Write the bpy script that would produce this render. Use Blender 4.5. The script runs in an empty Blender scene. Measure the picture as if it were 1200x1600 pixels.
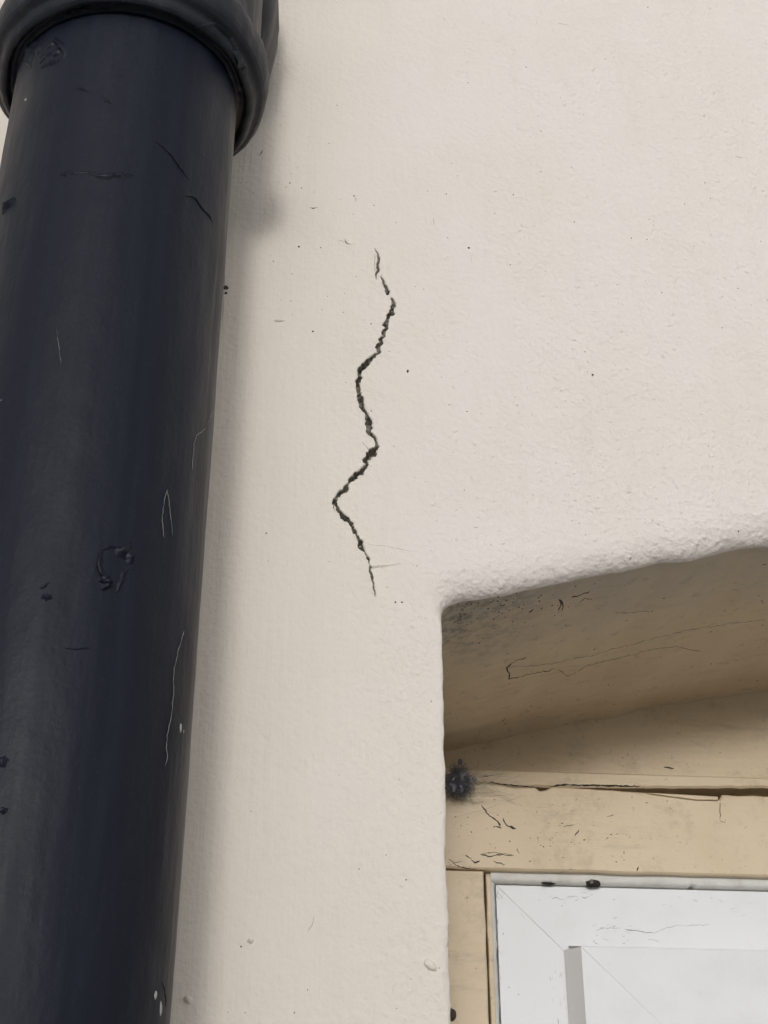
import bpy, bmesh, math, random
import numpy as np
from mathutils import Vector, noise
from mathutils.geometry import delaunay_2d_cdt
from mathutils.bvhtree import BVHTree
random.seed(7); rng = np.random.default_rng(7)
S = bpy.context.scene
COL = S.collection
R = math.radians
ZC = 1.6                                    # eye height of the phone above the yard

# ------------------------------------------------------------------ camera
CAM = Vector((0.0, -0.6, ZC)); PITCH, YAW, FPX = R(32.2), R(4.4), 2400.0
cd = bpy.data.cameras.new('camera'); co = bpy.data.objects.new('camera', cd); COL.objects.link(co)
co.location = CAM; co.rotation_euler = (R(90) + PITCH, 0, -YAW)
cd.sensor_fit = 'VERTICAL'; cd.sensor_height = 24.0; cd.lens = 24.0 * FPX / 1600.0
cd.clip_start = 0.02; cd.clip_end = 500
S.camera = co
# ------------------------------------------------------------------ light
SUN_EL, SUN_AZ = R(7.5), R(6.5)               # sun stands behind the viewer, a little to the left
w = bpy.data.worlds.new('World'); S.world = w; w.use_nodes = True
nt = w.node_tree; nt.nodes.clear()
sky = nt.nodes.new('ShaderNodeTexSky'); sky.sky_type = 'NISHITA'; sky.sun_disc = False
sky.sun_elevation = SUN_EL; sky.sun_rotation = math.pi + SUN_AZ
sky.air_density = 1.0; sky.dust_density = 0.8; sky.ozone_density = 1.0
hs = nt.nodes.new('ShaderNodeHueSaturation'); hs.inputs['Saturation'].default_value = 0.10
bg = nt.nodes.new('ShaderNodeBackground'); bg.inputs['Strength'].default_value = 0.15
wo = nt.nodes.new('ShaderNodeOutputWorld')
nt.links.new(sky.outputs[0], hs.inputs['Color']); nt.links.new(hs.outputs[0], bg.inputs['Color'])
nt.links.new(bg.outputs[0], wo.inputs['Surface'])
sl = bpy.data.lights.new('sun', 'SUN'); sl.energy = 0.5; sl.angle = R(9); sl.color = (1.0, 0.99, 0.975)
so = bpy.data.objects.new('sun', sl); COL.objects.link(so)
sd = Vector((-math.sin(SUN_AZ) * math.cos(SUN_EL), -math.cos(SUN_AZ) * math.cos(SUN_EL), math.sin(SUN_EL)))
so.rotation_euler = sd.to_track_quat('Z', 'Y').to_euler(); so.location = (-2, -6, 6)
vs = S.view_settings; vs.view_transform = 'Standard'; vs.look = 'None'; vs.gamma = 1; vs.use_curve_mapping = False
vs.exposure = 0.88

# ------------------------------------------------------------------ helpers
FW = Vector((math.sin(YAW) * math.cos(PITCH), math.cos(YAW) * math.cos(PITCH), math.sin(PITCH)))
RT = Vector((math.cos(YAW), -math.sin(YAW), 0)); UP = RT.cross(FW)
def ray(px, py): return (RT * ((px - 600) / FPX) - UP * ((py - 800) / FPX) + FW).normalized()
def at(px, py, Y=0.0):                      # a point seen in the photograph, on the upright plane y = Y
    d = ray(px, py); return CAM + d * ((Y - CAM.y) / d.y)
def fbm(p, o=4): return noise.fractal(p, 1.0, 2.0, o)
def tag(o, label=None, cat=None, group=None, kind=None):
    for k, v in (('label', label), ('category', cat), ('group', group), ('kind', kind)):
        if v: o[k] = v
    return o
def link(name, verts, faces, mat, parent=None, smooth=True, mats=None, fmat=None):
    me = bpy.data.meshes.new(name); me.from_pydata([tuple(v) for v in verts], [], [tuple(f) for f in faces])
    for m in (mats or [mat]): me.materials.append(m)
    if fmat is not None: me.polygons.foreach_set('material_index', fmat)
    me.polygons.foreach_set('use_smooth', [smooth] * len(me.polygons)); me.update()
    o = bpy.data.objects.new(name, me); COL.objects.link(o)
    if parent: o.parent = parent
    return o
def empty(name, loc=(0, 0, 0)):
    o = bpy.data.objects.new(name, None); COL.objects.link(o); o.location = loc; o.empty_display_size = 0.05
    return o
def keep(o, parent):                        # parent without moving
    o.parent = parent; o.matrix_parent_inverse = parent.matrix_basis.inverted(); return o

def material(name, rough=0.5, spec=0.5):
    m = bpy.data.materials.new(name); m.use_nodes = True
    t = m.node_tree; b = t.nodes['Principled BSDF']
    b.inputs['Roughness'].default_value = rough; b.inputs['Specular IOR Level'].default_value = spec
    return m, t, b
class G:                                    # small node-graph helper
    def __init__(s, t): s.t = t; s.co = t.nodes.new('ShaderNodeTexCoord').outputs['Object']
    def n(s, typ, **kw):
        x = s.t.nodes.new(typ)
        for k, v in kw.items(): setattr(x, k, v)
        return x
    def put(s, sock, v):
        if isinstance(v, bpy.types.NodeSocket): s.t.links.new(v, sock)
        else: sock.default_value = v
    def vec(s, scale=(1, 1, 1), loc=(0, 0, 0), rot=(0, 0, 0)):
        m = s.n('ShaderNodeMapping'); s.t.links.new(s.co, m.inputs[0])
        m.inputs['Scale'].default_value = scale; m.inputs['Location'].default_value = loc; m.inputs['Rotation'].default_value = rot
        return m.outputs[0]
    def noise(s, scale, detail=3, rough=0.55, v=None, dist=0.0):
        x = s.n('ShaderNodeTexNoise'); s.put(x.inputs['Vector'], v or s.co)
        x.inputs['Scale'].default_value = scale; x.inputs['Detail'].default_value = detail; x.inputs['Roughness'].default_value = rough
        x.inputs['Distortion'].default_value = dist
        return x.outputs['Fac']
    def vor(s, scale, v=None, feature='F1'):
        x = s.n('ShaderNodeTexVoronoi', feature=feature); s.put(x.inputs['Vector'], v or s.co); x.inputs['Scale'].default_value = scale
        return x.outputs['Distance'], x.outputs['Color'] if feature == 'F1' else None
    def math(s, op, a, b=0.0, clamp=False):
        x = s.n('ShaderNodeMath', operation=op, use_clamp=clamp); s.put(x.inputs[0], a); s.put(x.inputs[1], b); return x.outputs[0]
    def mr(s, v, a, b, c=0.0, d=1.0, smooth=True):
        x = s.n('ShaderNodeMapRange'); x.interpolation_type = 'SMOOTHSTEP' if smooth else 'LINEAR'
        s.put(x.inputs['Value'], v)
        for k, q in zip(('From Min', 'From Max', 'To Min', 'To Max'), (a, b, c, d)): x.inputs[k].default_value = q
        return x.outputs[0]
    def mix(s, f, a, b, blend='MIX'):
        x = s.n('ShaderNodeMix', data_type='RGBA', blend_type=blend); s.put(x.inputs[0], f)
        for i, c in ((6, a), (7, b)):
            s.put(x.inputs[i], (*c, 1.0) if isinstance(c, tuple) and len(c) == 3 else c)
        return x.outputs[2]
    def sep(s):
        x = s.n('ShaderNodeSeparateXYZ'); s.t.links.new(s.co, x.inputs[0]); return x.outputs
    def bump(s, h, dist, strength=1.0, prev=None):
        x = s.n('ShaderNodeBump'); s.put(x.inputs['Height'], h); x.inputs['Distance'].default_value = dist; x.inputs['Strength'].default_value = strength
        if prev: s.t.links.new(prev, x.inputs['Normal'])
        return x.outputs[0]

# ------------------------------------------------------------------ materials
def wall_material():
    m, t, b = material('masonry_paint', 0.62, 0.35); g = G(t); X, Y, Z = g.sep()
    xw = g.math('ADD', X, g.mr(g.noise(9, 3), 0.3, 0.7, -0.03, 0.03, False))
    creamy = g.mr(xw, 0.0, 0.075, 1.0, 0.0)                      # creamier tone beside the pipe
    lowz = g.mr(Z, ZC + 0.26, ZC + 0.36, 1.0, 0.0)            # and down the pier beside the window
    creamy = g.math('MAXIMUM', creamy, g.math('MULTIPLY', lowz, g.mr(X, 0.06, 0.11, 0.6, 0.0)))
    c = g.mix(creamy, (0.725, 0.671, 0.627), (0.718, 0.658, 0.588))
    c = g.mix(g.mr(g.noise(14, 4), 0.35, 0.75, 0, 0.26), c, (0.66, 0.60, 0.50))
    c = g.mix(g.mr(g.noise(26, 5, 0.65, g.vec((2.2, 1, 0.35))), 0.5, 0.75, 0, 0.22), c, (0.62, 0.57, 0.49))
    c = g.mix(g.mr(g.noise(160, 4, 0.7), 0.55, 0.85, 0, 0.16), c, (0.55, 0.48, 0.38))
    d, col = g.vor(95); sp = g.math('MULTIPLY', g.mr(d, 0.03, 0.055, 1, 0), g.mr(g.noise(31, 2), 0.60, 0.66))
    c = g.mix(g.math('MULTIPLY', sp, 0.6), c, (0.16, 0.13, 0.10))
    t.links.new(c, b.inputs['Base Color'])
    # relief: rolled stipple to the right, brushed to the left
    st = g.noise(330, 3, 0.5); st2 = g.noise(120, 2, 0.5)
    lev = g.math('ADD', g.math('MULTIPLY', st, 0.7), g.math('MULTIPLY', st2, 0.6))
    n1 = g.bump(lev, 0.0024, 1.0)
    amt = g.mr(g.math('ADD', X, g.mr(g.noise(16, 3), 0.3, 0.7, -0.05, 0.05, False)), -0.04, 0.16, 0.38, 0.8)
    t.nodes[n1.node.name].inputs['Strength'].default_value = 1; t.links.new(amt, n1.node.inputs['Strength'])
    br = g.noise(60, 3, 0.6, g.vec((5.5, 1, 0.25)))
    n2 = g.bump(br, 0.002, 0.35, n1); t.links.new(g.mr(X, 0.0, 0.09, 0.28, 0.05), n2.node.inputs['Strength'])
    d2, _ = g.vor(210); pim = g.math('MULTIPLY', g.mr(d2, 0.08, 0.3, 1, 0), g.math('MULTIPLY', g.mr(g.noise(45, 3, 0.6), 0.5, 0.62), g.mr(X, 0.04, 0.12, 0.15, 1.0)))
    n3 = g.bump(pim, 0.0005, 0.7, n2)
    t.links.new(n3, b.inputs['Normal'])
    return m
def plain(name, col, rough=0.6, bump_scale=0, bump_d=0.0004, var=None, vs_=40, spec=0.4):
    m, t, b = material(name, rough, spec); g = G(t)
    c = g.mix(g.mr(g.noise(vs_, 4, 0.65), 0.4, 0.75), col, var or tuple(x * 0.8 for x in col)); t.links.new(c, b.inputs['Base Color'])
    if bump_scale: t.links.new(g.bump(g.noise(bump_scale, 4, 0.6), bump_d, 0.8), b.inputs['Normal'])
    return m
def soffit_material():
    m, t, b = material('soffit_paint', 0.6, 0.35); g = G(t); X, Y, Z = g.sep()
    c = g.mix(g.mr(g.noise(22, 4, 0.6), 0.35, 0.7), (0.62, 0.51, 0.37), (0.57, 0.465, 0.33))
    yy = g.math('ADD', Y, g.mr(g.noise(28, 4, 0.6), 0.25, 0.75, -0.03, 0.03, False))
    c = g.mix(g.mr(yy, 0.015, 0.075, 0.75, 0.0), c, (0.47, 0.425, 0.355))
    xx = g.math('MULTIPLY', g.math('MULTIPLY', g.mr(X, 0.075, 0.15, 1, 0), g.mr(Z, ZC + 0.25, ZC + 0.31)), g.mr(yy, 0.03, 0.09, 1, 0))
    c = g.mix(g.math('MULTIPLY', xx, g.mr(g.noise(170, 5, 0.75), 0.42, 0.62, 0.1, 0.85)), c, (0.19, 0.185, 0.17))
    c = g.mix(g.mr(g.noise(120, 5, 0.78), 0.54, 0.72, 0, 0.5), c, (0.25, 0.205, 0.15))
    c = g.mix(g.mr(g.noise(60, 3, 0.6, g.vec((0.5, 4, 1), rot=(0, 0, R(-6)))), 0.5, 0.8, 0, 0.25), c, (0.30, 0.25, 0.18))
    t.links.new(c, b.inputs['Base Color'])
    n1 = g.bump(g.noise(190, 4, 0.6), 0.0008, 0.7)
    t.links.new(n1, b.inputs['Normal']); return m
def tan_material():
    m, t, b = material('tan_gloss_paint', 0.42, 0.45); g = G(t)
    c = g.mix(g.mr(g.noise(18, 4, 0.6), 0.35, 0.75), (0.635, 0.52, 0.365), (0.58, 0.465, 0.315))
    c = g.mix(g.mr(g.noise(55, 6, 0.75), 0.50, 0.74, 0, 0.55), c, (0.36, 0.285, 0.19))
    c = g.mix(g.mr(g.noise(34, 6, 0.7, g.vec((0.4, 1, 2.2))), 0.55, 0.75, 0, 0.5), c, (0.30, 0.24, 0.165))
    c = g.mix(g.mr(g.noise(260, 4, 0.7), 0.62, 0.72, 0, 0.6), c, (0.20, 0.155, 0.10))
    t.links.new(c, b.inputs['Base Color'])
    n1 = g.bump(g.noise(35, 3, 0.5, g.vec((0.35, 1, 3))), 0.0012, 0.35)
    t.links.new(g.bump(g.noise(420, 3, 0.6), 0.0003, 0.5, n1), b.inputs['Normal']); return m
def upvc_material():
    m, t, b = material('white_plastic', 0.32, 0.5); g = G(t)
    c = g.mix(g.mr(g.noise(25, 5, 0.65), 0.42, 0.75, 0, 0.4), (0.715, 0.725, 0.74), (0.60, 0.595, 0.58))
    d, _ = g.vor(150); sp = g.math('MULTIPLY', g.mr(d, 0.03, 0.08, 1, 0), g.mr(g.noise(40, 2), 0.55, 0.62))
    c = g.mix(g.math('MULTIPLY', sp, 0.7), c, (0.22, 0.20, 0.17))
    c = g.mix(g.mr(g.noise(150, 6, 0.8), 0.62, 0.75, 0, 0.35), c, (0.45, 0.43, 0.40))
    t.links.new(c, b.inputs['Base Color'])
    t.links.new(g.bump(g.noise(60, 3), 0.0004, 0.25), b.inputs['Normal'])
    t.links.new(g.mr(g.noise(30, 4), 0.3, 0.7, 0.28, 0.45), b.inputs['Roughness']); return m
def pipe_material():
    m, t, b = material('black_gloss_paint', 0.5, 0.24); g = G(t); X, Y, Z = g.sep()
    st = g.noise(26, 4, 0.6, g.vec((6, 6, 0.16)))
    c = g.mix(g.mr(st, 0.4, 0.75), (0.0034, 0.0054, 0.0135), (0.0058, 0.0086, 0.0185))
    c = g.mix(g.mr(g.noise(70, 5, 0.7, g.vec((2.5, 2.5, 0.22))), 0.5, 0.8, 0, 0.4), c, (0.013, 0.0165, 0.026))
    c = g.mix(g.mr(g.noise(420, 4, 0.8), 0.55, 0.8, 0, 0.5), c, (0.030, 0.031, 0.036))
    # brown wall reflection painted into the flank facing it, with tan overpaint streaks
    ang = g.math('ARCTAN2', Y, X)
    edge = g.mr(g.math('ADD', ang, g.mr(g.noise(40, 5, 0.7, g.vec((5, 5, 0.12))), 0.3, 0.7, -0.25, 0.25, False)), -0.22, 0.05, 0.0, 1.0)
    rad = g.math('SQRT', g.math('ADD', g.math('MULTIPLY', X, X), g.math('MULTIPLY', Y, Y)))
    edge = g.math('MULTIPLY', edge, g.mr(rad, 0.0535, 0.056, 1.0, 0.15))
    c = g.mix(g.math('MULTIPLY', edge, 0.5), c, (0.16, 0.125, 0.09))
    collar_pale = g.math('MULTIPLY', g.mr(rad, 0.0535, 0.057, 0.0, 1.0), g.mr(g.noise(60, 5, 0.7), 0.3, 0.7, 0.25, 0.9))  # collar alone, in uneven patches, paler than the shaft
    c = g.mix(collar_pale, c, (0.021, 0.023, 0.029))
    d, _ = g.vor(80); sp = g.math('MULTIPLY', g.mr(d, 0.02, 0.05, 1, 0), g.mr(g.noise(27, 2), 0.62, 0.68))
    c = g.mix(g.math('MULTIPLY', sp, 0.4), c, (0.25, 0.26, 0.28))
    t.links.new(c, b.inputs['Base Color'])
    t.links.new(g.mr(g.noise(40, 4, 0.6, g.vec((3, 3, 0.3))), 0.3, 0.7, 0.44, 0.56), b.inputs['Roughness'])
    n0 = g.bump(g.noise(75, 3, 0.5, g.vec((1, 1, 0.5))), 0.0016, 0.4)
    n1 = g.bump(g.noise(45, 3, 0.5, g.vec((3, 3, 0.12))), 0.0009, 0.3, n0)
    n2 = g.bump(g.noise(500, 3, 0.6), 0.00025, 0.5, n1)
    t.links.new(n2, b.inputs['Normal']); return m
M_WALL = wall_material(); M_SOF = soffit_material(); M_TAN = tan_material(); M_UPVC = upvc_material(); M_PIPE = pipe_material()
M_MORTAR = plain('crack_mortar', (0.30, 0.28, 0.24), 0.9, 600, 0.0008, (0.085, 0.077, 0.065), 300)
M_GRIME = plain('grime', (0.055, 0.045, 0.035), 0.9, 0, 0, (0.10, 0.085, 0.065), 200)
M_SMUT = plain('smut', (0.52, 0.51, 0.48), 0.8, 0, 0, (0.42, 0.41, 0.38), 300)
M_GREY = plain('grey_dust', (0.32, 0.31, 0.29), 0.9, 0, 0, (0.22, 0.21, 0.2), 300)
M_WEB = plain('cobweb_silk', (0.20, 0.205, 0.235), 0.95, 0, 0, (0.10, 0.10, 0.12), 200)
M_SILK = plain('pale_silk', (0.20, 0.195, 0.18), 0.6, 0, 0, (0.06, 0.06, 0.06), 160)
M_SEAL = plain('sealant', (0.74, 0.73, 0.70), 0.5, 200, 0.0006, (0.60, 0.58, 0.53), 60)
M_VOID = plain('bare_iron', (0.004, 0.004, 0.005), 0.9)
M_DARK = plain('dark_void', (0.03, 0.027, 0.024), 0.9)
M_SPOT = plain('white_paint_spot', (0.33, 0.33, 0.32), 0.6)
M_GROUND = plain('concrete_paving', (0.42, 0.41, 0.395), 0.85, 90, 0.002, (0.35, 0.34, 0.325), 3)
M_GLASS, _t, _b = material('window_glass', 0.2, 0.4); _b.inputs['Base Color'].default_value = (0.02, 0.022, 0.025, 1)

# ------------------------------------------------------------------ setting
gs = 60.0
tag(link('ground', [(-gs, -gs, 0), (gs, -gs, 0), (gs, gs, 0), (-gs, gs, 0)], [(0, 1, 2, 3)], M_GROUND), kind='structure')

# unseen bank added behind the viewer to keep low sky off the infill
V, F = [], []
for i in range(97):
    a = R(-100 + 200 * i / 96) - R(90); h = 4.0 + 0.35 * noise.noise(Vector((i * .13, 0, 2)))
    for r_, z in ((22, -0.05), (24, h * .55), (27, h * .92), (32, h), (58, h * 1.15), (59, -0.1)): V.append((r_ * math.cos(a), r_ * math.sin(a), z))
for i in range(96):
    for k in range(5): F.append((6 * i + k, 6 * i + 6 + k, 6 * i + 7 + k, 6 * i + 1 + k))
tag(link('sky_block_bank', V, F, plain('sky_block_grass', (0.06, 0.075, 0.035), 0.9, 3, .05, (0.09, 0.085, 0.05), 2)), kind='structure')

# ------------------------------------------------------------------ the rendered wall, opening and crack
XJ, ZSP, SILL, WID = 0.072, ZC + 0.3335, 0.95, 0.98
XR = XJ + WID; XM = (XJ + XR) / 2
def arch(x):                                # underside of the segmental arch
    u = (x - XM) / (WID / 2); return ZSP + 0.075 * (1 - abs(u) ** 2)
def visible(x, z, e=0.03): return -0.2 - e < x < 0.30 + e and ZC + 0.13 - e < z < ZC + 0.78 + e
def opening_path():
    P = []
    z = SILL
    while z < ZSP - 0.010: P.append((XJ, z)); z += 0.003 if z > ZC + 0.11 else 0.04
    P.append((XJ, ZSP - 0.010))
    for a in (20, 42, 64): P.append((XJ + 0.008 - 0.008 * math.cos(R(a)), ZSP - 0.008 + 0.010 * math.sin(R(a))))
    x = XJ + 0.008
    while x < XR - 0.008: P.append((x, arch(x))); x += 0.003 if x < 0.33 else 0.02
    for a in (64, 42, 20): P.append((XR - 0.008 + 0.008 * math.cos(R(a)), ZSP - 0.008 + 0.010 * math.sin(R(a))))
    z = ZSP - 0.010
    while z > SILL: P.append((XR, z)); z -= 0.04
    P.append((XR, SILL))
    x = XR - 0.05
    while x > XJ + 0.03: P.append((x, SILL)); x -= 0.05
    return P
PATH = opening_path(); NP = len(PATH)
PN, PL = [], []                             # outward normals and lip widths
for i, (x, z) in enumerate(PATH):
    a = PATH[i - 2]; b_ = PATH[(i + 2) % NP]
    tx, tz = b_[0] - a[0], b_[1] - a[1]; L = math.hypot(tx, tz); n = Vector((-tz / L, tx / L))
    PN.append(n)
    up = max(0.0, min(1.0, (n.y - 0.1) / 0.6))
    PL.append(0.0035 + 0.0130 * up)
PATH = [(x + PN[i].x * 0.0007 * noise.noise(Vector((x * 40, z * 40, 3))) + PN[i].x * 0.0006 * noise.noise(Vector((x * 160, z * 160, 5))),
         z + PN[i].y * 0.0016 * noise.noise(Vector((x * 55, z * 55, 8))) + PN[i].y * 0.0007 * noise.noise(Vector((x * 150, z * 190, 5)))) for i, (x, z) in enumerate(PATH)]

CRACK = [  # photograph pixels along the crack and its width in pixels
 [(585.4, 387, 1), (589.6, 396, 3), (592, 405, 4), (590.5, 415.5, 5), (592, 421, 5), (589.6, 426, 3.5), (587.8, 431, 3.5), (589.3, 438, 1)],
 [(595.2, 429, 1), (599.5, 439.5, 4), (604, 450, 5), (606.4, 456, 6.5), (606.6, 461, 3)],
 [(611.4, 463.6, 3), (614, 470, 6), (614.5, 477, 7), (611.5, 487.5, 6.5), (606.4, 495, 5), (602.8, 507, 6), (599.5, 522, 6), (593.5, 537, 6), (590.5, 550.5, 6), (580, 561.6, 6.5), (568, 571.5, 6), (562, 579, 6.5), (560.5, 588, 6), (559, 600, 6), (562, 615, 6.5), (565, 630, 7), (565.6, 636, 6.5), (570.7, 644, 5.5), (574.7, 657, 7), (577.3, 670.7, 8), (580, 677, 8), (586.7, 685, 4), (589.5, 690, 5), (588.5, 700, 8), (580, 710.7, 9), (571.5, 717.7, 9), (570.7, 723, 7), (573.5, 728, 6.5), (560, 740, 7.5), (546.7, 752, 7.5), (538.7, 764, 7), (528, 774.7, 6.5), (523, 785, 6.5), (526.7, 792, 6), (534.7, 804, 7), (545, 814.7, 6.5), (552, 828, 6.5), (560, 841, 7), (564, 857, 6.5), (570.7, 864, 5.5), (576, 873, 5.5), (576, 882.7, 5), (578.7, 894.7, 4), (581, 908, 3.2), (585, 921, 2.5), (586.7, 934, 1)],
 [(430 + 108, 374, .8), (541, 379, 2.6), (545, 381.5, 1.2), (550, 382.5, .8)],
]
def crack_polys():
    polys, centre = [], []
    for seg in CRACK:
        pts = [at(x, y) for x, y, w_ in seg]; ws = [w_ for *_, w_ in seg]
        d = [0.0]
        for i in range(1, len(pts)): d.append(d[-1] + (pts[i] - pts[i - 1]).length)
        n = max(6, int(d[-1] / 0.0007)); s = np.linspace(0, d[-1], n)
        X = np.interp(s, d, [p.x for p in pts]); Z = np.interp(s, d, [p.z for p in pts]); W = np.interp(s, d, ws) * 0.00036
        X = X + np.convolve(rng.normal(0, 0.0003, n + 2), [.3, .5, .3], 'valid'); Z = Z + np.convolve(rng.normal(0, 0.00025, n + 2), [.3, .5, .3], 'valid')
        tx, tz = np.gradient(X), np.gradient(Z); L = np.hypot(tx, tz) + 1e-9; nx, nz = -tz / L, tx / L
        jag = lambda: np.clip(np.convolve(rng.normal(0, 0.24, n + 4), [.15, .3, .35, .3, .15], 'same')[2:-2] + rng.normal(0, 0.09, n), -0.32, 0.5)
        l = W * (0.5 + jag()); r = W * (0.5 + jag())
        A = [(X[i] + nx[i] * l[i], Z[i] + nz[i] * l[i]) for i in range(n)]
        B = [(X[i] - nx[i] * r[i], Z[i] - nz[i] * r[i]) for i in range(n)][::-1]
        polys.append(A + B); centre.append((X, Z, W))
    return polys, centre
POLYS, CENTRE = crack_polys()
CX = np.concatenate([c[0] for c in CENTRE]); CZ = np.concatenate([c[1] for c in CENTRE])
TEAR0, TEAR1 = at(581, 885.5), at(622, 882)  # a torn edge of paint beside the foot of the crack
def bump_y(x, z):                           # how far the face stands proud of y = 0 (metres)
    h = 0.0011 * noise.noise(Vector((x * 9, z * 9, 0.3))) + 0.00035 * noise.noise(Vector((x * 45, z * 45, 4)))
    if not visible(x, z): return h
    r_ = max(0.0, min(1.0, (x - 0.0) / 0.1))
    h += r_ * (0.00022 * noise.noise(Vector((x * 130, z * 130, 9))))
    k = np.argmin((CX - x) ** 2 + (CZ - z) ** 2); dd = math.hypot(CX[k] - x, CZ[k] - z)
    if dd < 0.02:
        side = 1 if x < CX[k] else -1
        low = max(0.0, min(1.0, (at(560, 700).z - z) / 0.05))
        h += 0.0007 * math.exp(-dd / 0.0022) * (0.6 + 0.8 * noise.noise(Vector((x * 200, z * 200, 1))))
        h += side * 0.0006 * low * math.exp(-dd / 0.006)
    if TEAR0.x < x < TEAR1.x + 0.002:
        tz = TEAR0.z + (TEAR1.z - TEAR0.z) * (x - TEAR0.x) / (TEAR1.x - TEAR0.x)
        if tz - 0.009 < z < tz: h -= 0.0014 * (1 - (tz - z) / 0.009) * max(0, 1 - ((x - TEAR0.x) / 0.013))
    return h
def inside(poly, x, z):
    P = np.array(poly); x0, z0 = P[:, 0], P[:, 1]; x1, z1 = np.roll(x0, -1), np.roll(z0, -1); c = np.zeros(len(x), bool)
    for a, b_, c_, d_ in zip(x0, z0, x1, z1):
        if b_ == d_: continue
        c ^= ((b_ > z) != (d_ > z)) & (x < (c_ - a) * (z - b_) / (d_ - b_) + a)
    return c
def build_wall():
    outer = [(-4, 0.0), (4, 0.0), (4, 6.0), (-4, 6.0)]
    lip0 = [(x + PN[i].x * PL[i], z + PN[i].y * PL[i]) for i, (x, z) in enumerate(PATH)]
    V = [Vector(p) for p in outer]; E = [(0, 1), (1, 2), (2, 3), (3, 0)]
    def loop(P):
        k = len(V); V.extend(Vector(p) for p in P); n = len(P); E.extend((k + i, k + (i + 1) % n) for i in range(n))
    loop(lip0)
    for p in POLYS: loop(p)
    pts = []
    for x in np.arange(-3.9, 4, 0.1):
        for z in np.arange(0.1, 6, 0.1):
            if not visible(x, z, 0.02): pts.append((x, z))
    st = 0.0032
    for x in np.arange(-0.2, 0.30, st):
        for z in np.arange(ZC + 0.13, ZC + 0.78, st): pts.append((x, z))
    pts = np.array(pts); pts += rng.uniform(-0.0011, 0.0011, pts.shape)
    fine = []
    for cx, cz in zip(CX, CZ):
        for _ in range(11): fine.append((cx + rng.normal(0, 0.0022), cz + rng.normal(0, 0.0022)))
    for _ in range(260): fine.append((TEAR0.x + rng.uniform(-0.001, 0.016), TEAR0.z + rng.uniform(-0.010, 0.002)))
    for q in np.linspace(0, 1, 30):
        p = TEAR0.lerp(TEAR1, q); fine += [(p.x, p.z + 0.00012), (p.x, p.z - 0.00012)]
    pts = np.concatenate([pts, np.array(fine)])
    bad = inside(lip0, pts[:, 0], pts[:, 1])
    for p in POLYS: bad |= inside(p, pts[:, 0], pts[:, 1])
    # keep clear of the constraint lines
    C = np.array([q for p in POLYS for q in p] + lip0)
    tooc = np.zeros(len(pts), bool)
    for i in range(0, len(pts), 4000):
        d = ((pts[i:i + 4000, None, :] - C[None]) ** 2).sum(2).min(1); tooc[i:i + 4000] = d < 0.00035 ** 2
    V.extend(Vector(p) for p in pts[~(bad | tooc)])
    ov, oe, of, *_ = delaunay_2d_cdt(V, E, [], 0, 1e-7)
    cen = np.array([[(ov[f[0]].x + ov[f[1]].x + ov[f[2]].x) / 3, (ov[f[0]].y + ov[f[1]].y + ov[f[2]].y) / 3] for f in of])
    hole = inside(lip0, cen[:, 0], cen[:, 1]); cr = np.zeros(len(of), bool)
    for p in POLYS: cr |= inside(p, cen[:, 0], cen[:, 1])
    bm = bmesh.new()
    vs_ = [bm.verts.new((v.x, -bump_y(v.x, v.y), v.y)) for v in ov]
    for k, f in enumerate(of):
        if hole[k] or cr[k]: continue
        bm.faces.new([vs_[i] for i in f])
    # rounded arris of the opening
    NA = 9; rows = []
    for a in range(NA + 1):
        ang = R(90) * a / NA; row = []
        for i, (x, z) in enumerate(PATH):
            o = PL[i] * (1 - math.sin(ang)) ; d = 0.55 * PL[i] * (1 - math.cos(ang))
            X, Zz = x + PN[i].x * o, z + PN[i].y * o
            lump = 0.0007 * noise.noise(Vector((X * 70, d * 70, Zz * 70))) * math.sin(ang * 2) if visible(X, Zz) else 0
            h = bump_y(X, Zz) * (1 - a / NA)
            row.append(bm.verts.new((X + PN[i].x * lump * 0.5, d - h - lump * 0.6, Zz + PN[i].y * lump * 0.6)))
        rows.append(row)
    for a in range(NA):
        for i in range(NP):
            j = (i + 1) % NP; bm.faces.new((rows[a][i], rows[a + 1][i], rows[a + 1][j], rows[a][j]))
    edge = [v.co.copy() for v in rows[NA]]
    # broken skin of paint down into the crack
    rims = []
    for p in POLYS:
        top = [bm.verts.new((x, -bump_y(x, z), z)) for x, z in p]; n = len(p)
        cx = [CENTRE[len(rims)][0], CENTRE[len(rims)][1]]
        low = [bm.verts.new((x, 0.0009 + rng.uniform(-0.0004, 0.0004), z)) for x, z in p]
        for i in range(n): bm.faces.new((top[i], top[(i + 1) % n], low[(i + 1) % n], low[i]))
        rims.append([v.co.copy() for v in low])
    # sides, top and back of the masonry
    q = [bm.verts.new(c) for c in ((-4, 0, 0), (4, 0, 0), (4, 0, 6), (-4, 0, 6), (-4, .34, 0), (4, .34, 0), (4, .34, 6), (-4, .34, 6))]
    for f in ((0, 4, 5, 1), (1, 5, 6, 2), (2, 6, 7, 3), (3, 7, 4, 0), (4, 7, 6, 5)): bm.faces.new([q[i] for i in f])
    bmesh.ops.remove_doubles(bm, verts=bm.verts, dist=2e-5)
    bmesh.ops.recalc_face_normals(bm, faces=bm.faces)
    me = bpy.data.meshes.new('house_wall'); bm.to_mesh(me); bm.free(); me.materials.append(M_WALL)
    me.polygons.foreach_set('use_smooth', [True] * len(me.polygons))
    o = bpy.data.objects.new('house_wall', me); COL.objects.link(o)
    floor = [(ov, [f for k, f in enumerate(of) if cr[k]])]
    return o, edge, rims, floor
WALL, EDGE, RIMS, FLOOR = build_wall()
tag(WALL, 'cream painted rendered house wall with a jagged crack above the arched opening', 'wall')
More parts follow.
